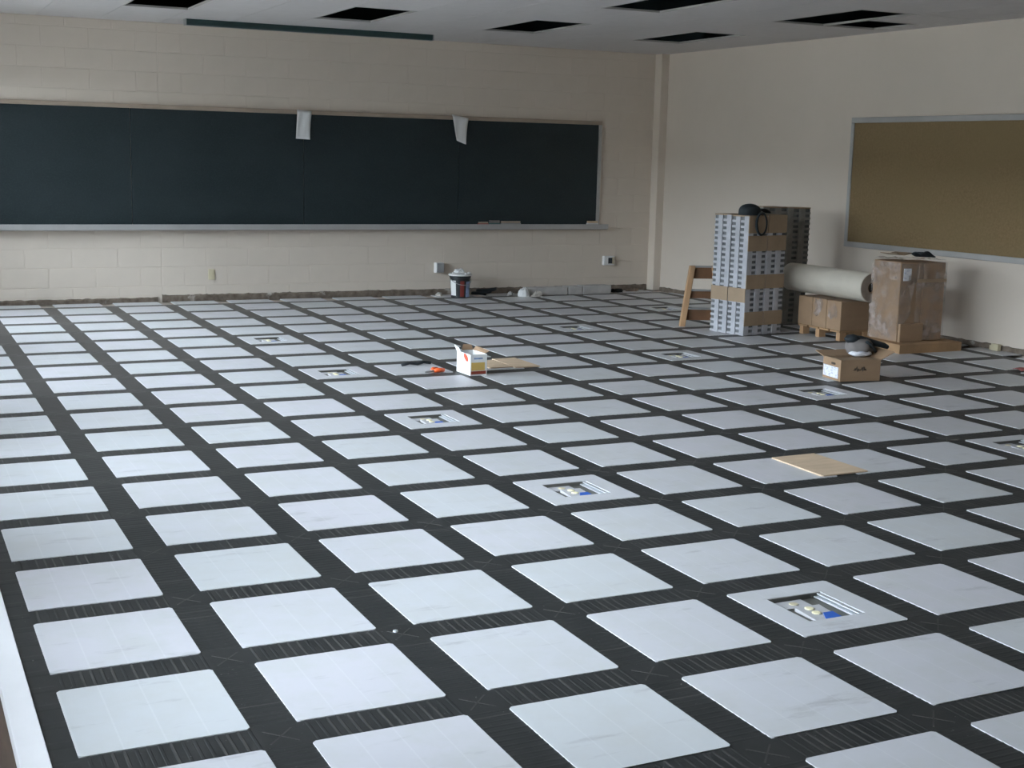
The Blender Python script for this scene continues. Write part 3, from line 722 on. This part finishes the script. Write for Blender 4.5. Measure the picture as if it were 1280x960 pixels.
# ================================================================== SMALL THINGS IN THE MIDDLE
sb = thing('small_carton', 'small open white carton with yellow and dark red print', 'carton', (5.85, 8.96, 0), math.radians(2))
w, d, h, t = 0.225, 0.40, 0.265, 0.006
obj('box_shell', MB().box(0, w, 0, d, 0, t).box(0, w, 0, t, t, h).box(0, w, d-t, d, t, h).box(w-t, w, t, d-t, t, h), M['paper'], sb)
obj('side_wall', MB().add([(0,0,0),(0,d,0),(0,d,h),(0,0,h)], [(3,2,1,0)]), M['paper'], sb, (0.003,0,0), solid=0.006)
obj('flap', MB().add([(0,d,h),(0,d-0.12,h),(-0.02,d-0.10,h+0.05),(-0.03,d+0.01,h+0.075)], [(0,1,2,3)]), M['paper'], sb, solid=0.006)
obj('flap', MB().add([(w,0.06,h),(w,d,h),(w+0.03,d-0.03,h+0.05),(w+0.06,0.05,h+0.03)], [(0,1,2,3)]), M['kraft'], sb, solid=0.006)
obj('flap', MB().add([(w*0.3,d,h),(w,d,h),(w,d+0.05,h+0.06),(w*0.5,d+0.06,h+0.065)], [(0,1,2,3)]), M['kraft'], sb, solid=0.006)
obj('yellow_panel', MB().box(0.012, w-0.03, -0.003, 0, 0.065, 0.165), M['yellow'], sb)
obj('red_band', MB().box(0.008, w-0.015, -0.004, 0, 0.02, 0.058), M['dark_red'], sb)
obj('print_line', MB().box(0.045, w-0.06, -0.003, 0, 0.205, 0.225), M['blue_print'], sb)
obj('red_oval', MB().prism([(0.07*math.cos(a*math.pi/10), 0.036*math.sin(a*math.pi/10)) for a in range(20)], 0, 0.004, 0, Matrix.Translation((0.001, 0.13, 0.215)) @ Matrix.Rotation(-math.pi/2, 4, 'Y') @ Matrix.Rotation(math.pi/2, 4, 'Z') @ Matrix.Rotation(-0.5, 4, 'Z')), M['red'], sb)
pr = thing('hand_cutter', 'orange-handled hand cutter on tile left of small white carton', 'cutter', (5.46, 9.30, 0), 0.5)
for s in (-1, 1): obj('handle', MB().tube([(0.05, 0.015*s, 0.03), (0.10, 0.045*s, 0.035), (0.19, 0.055*s, 0.03)], [0.022, 0.03, 0.024], 8), M['orange'], pr, smooth=True)
obj('jaw', MB().prism([(0.05,-0.02),(0.06,0.02),(-0.02,0.035),(-0.10,0.012),(-0.10,-0.004),(-0.03,-0.02)], 0.016, 0.036), M['grey_metal'], pr, bevel=0.004)
o = tag(obj('cable_offcut', MB().tube([(0,0,0.02),(0.12,0.05,0.03),(0.22,0.02,0.02),(0.33,0.08,0.03),(0.42,0.05,0.02)], 0.02, 8), M['dark_plastic'], None, (5.32, 9.93, 0), smooth=True), 'dark cable offcut on floor behind the orange-handled cutter', 'cable')
o = tag(obj('cloth_scrap', MB().grid(lambda u, v: (0.42*u, 0.20*v, 0.012+0.02*abs(math.sin(6*u+3*v))), 8, 4), M['red_cloth'], None, (13.05, 7.02, 0), -0.2, smooth=True, solid=0.006), 'faded red cloth scrap on floor at right picture edge', 'cloth')
o = tag(obj('wood_block', MB().box(-0.07, 0.0, -0.07, 0.07, 0, 0.10).box(-0.05, 0.0, 0.07, 0.12, 0, 0.07), M['ivory'], None, (RW+0.03*9.4-0.04, 8.72, 0), bevel=0.008), 'small cream block against foot of the right wall', 'block')

# ---- paint bucket by the back wall
bk = thing('paint_bucket', 'dark bucket with white lid and labels by back wall', 'bucket', (9.39, 17.50, 0), 0)
obj('bucket_wall', MB().lathe([(0.165, 0), (0.172, 0.01), (0.193, 0.38), (0.205, 0.385), (0.205, 0.41), (0.195, 0.42)], 32), M['dark_plastic'], bk, smooth=False)
ring = MB().lathe([(0.20, 0.42), (0.225, 0.425), (0.225, 0.45), (0.20, 0.465), (0.185, 0.455)], 32)
obj('lid', ring, M['white_plastic'], bk)
def arc(a0, a1, z0, z1):
    def fn(u, v):
        z = z0+(z1-z0)*v; r = 0.172+0.021*(z/0.38)+0.004; a = math.radians(a0+(a1-a0)*u); return (r*math.cos(a), r*math.sin(a), z)
    return MB().grid(fn, 8, 2)
obj('label', arc(178, 222, 0.05, 0.335), M['paper'], bk)
obj('label', arc(248, 272, 0.03, 0.33), M['red_label'], bk)
obj('label', arc(284, 330, 0.02, 0.32), M['blue_print'], bk)
obj('wire_handle', MB().tube([(-0.20,0.03,0.36)]+[(0.21*math.cos(math.radians(a)), 0.21*math.sin(math.radians(a)), 0.375-0.12*math.sin(math.radians((a-180)))) for a in range(190, 351, 16)]+[(0.20,0.03,0.36)], 0.007, 6), M['grey_metal'], bk)
for x, y in ((-0.16,-0.06), (0.05,-0.17), (0.165,-0.05)): obj('lid_clip', MB().box(x-0.025, x+0.025, y-0.02, y+0.02, 0.45, 0.49), M['white_plastic'], bk, bevel=0.006)
o = tag(obj('rag', MB().grid(lambda u, v: (-0.11+0.22*u, -0.09+0.18*v, 0.016+0.055*min(1, 2.2*math.sin(math.pi*u)*math.sin(math.pi*v))*(1+1.1*noise.noise(Vector((u*6, v*6, 2))))), 14, 12), M['paper'], None, (9.37, 17.50, 0.455), smooth=True, solid=0.008), 'crumpled white rag on top of the paint bucket lid', 'rag')
pts = [(0.20+0.16*math.cos(t*0.5)+0.05*t/6, 0.09*math.sin(t*0.5), 0.03+0.004*t) for t in range(0, 26)]
o = tag(obj('hose_coil', MB().tube(pts, 0.032, 8), M['black_cloth'], None, (9.66, 17.70, 0), smooth=True), 'black coiled hose lying on floor right of paint bucket', 'hose')
# ---- pale kerb boards along the wall, with rubble at their ends
for i, (x0, x1, hh, lab) in enumerate(((10.86, 11.72, 0.155, 'longest pale kerb board lying along the wall, nearest the bucket'), (11.73, 12.06, 0.165, 'short pale kerb board between two longer ones along wall'), (12.07, 12.72, 0.175, 'pale kerb board along the wall nearest the corner'))):
    k = thing('kerb_board', lab, 'board', (x0, 17.46, 0), 0, 'pale boards along the back wall')
    obj('board_face', MB().box(0, x1-x0-0.01, 0, 0.05, 0, hh), M['concrete'], k, bevel=0.012)
    obj('board_lip', MB().box(0, x1-x0-0.01, 0.05, 0.30, hh-0.05, hh-0.008), M['concrete'], k, bevel=0.01)
def lump_obj(name, label, cat, x, y, rx, ry, rz_, mat, s, grp):
    rnd = random.Random(s); mb = MB(); n = 9; rows = []
    for j, (k, z) in enumerate(((1.0, 0), (1.08, 0.35), (0.75, 0.8), (0.3, 1.0))):
        for i in range(n):
            a = 2*math.pi*i/n; q = k*(0.65+0.6*rnd.random()); rows.append((rx*q*math.cos(a), ry*q*math.sin(a), rz_*z*(0.8+0.45*rnd.random())))
    fs = [(j*n+i, j*n+(i+1)%n, (j+1)*n+(i+1)%n, (j+1)*n+i) for j in range(3) for i in range(n)]
    mb.add(rows, fs+[tuple(range(n-1,-1,-1)), tuple(range(3*n, 4*n))])
    tag(obj(name, mb, mat, None, (x, y, 0)), label, cat, grp)
lump_obj('crumpled_wrapper', 'crumpled white wrapper at left end of the kerb boards', 'wrapper', 10.70, 17.40, 0.11, 0.08, 0.15, M['paper'], 2, 'debris along the back wall')
lump_obj('plaster_lump', 'pale plaster lump beside the crumpled white wrapper', 'rubble', 10.96, 17.32, 0.12, 0.06, 0.10, M['rubble'], 5, 'debris along the back wall')
lump_obj('plaster_lump', 'small grey plaster lump between hose and crumpled wrapper', 'rubble', 10.52, 17.62, 0.06, 0.05, 0.07, M['concrete'], 8, 'debris along the back wall')
lump_obj('dark_rubble', 'dark rubble lump just right of the kerb boards', 'rubble', 12.95, 17.70, 0.16, 0.08, 0.07, M['core_dark'], 11, 'debris along the back wall')
lump_obj('brown_rubble', 'brown rubble lump near the corner pipe chase', 'rubble', 13.45, 17.85, 0.17, 0.07, 0.06, M['brown_rubble'], 13, 'debris along the back wall')
lump_obj('plaster_lump', 'cream plaster lump on floor left of the paint bucket', 'rubble', 9.10, 17.85, 0.07, 0.05, 0.06, M['rubble'], 17, 'debris along the back wall')
# ---- loose screws and chips on the channels
for i, (x, y, lab) in enumerate(((4.85, -1.42, 'shiny loose screw on black channel near right foreground tiles'), (1.86, 0.96, 'shiny loose screw on black channel between left foreground tiles'))):
    mb = MB().lathe([(0.010, 0), (0.016, 0.004), (0.014, 0.012), (0.006, 0.015)], 10)
    tag(obj('loose_screw', mb, M['metal'], None, (x, y, -0.007)), lab, 'screw')
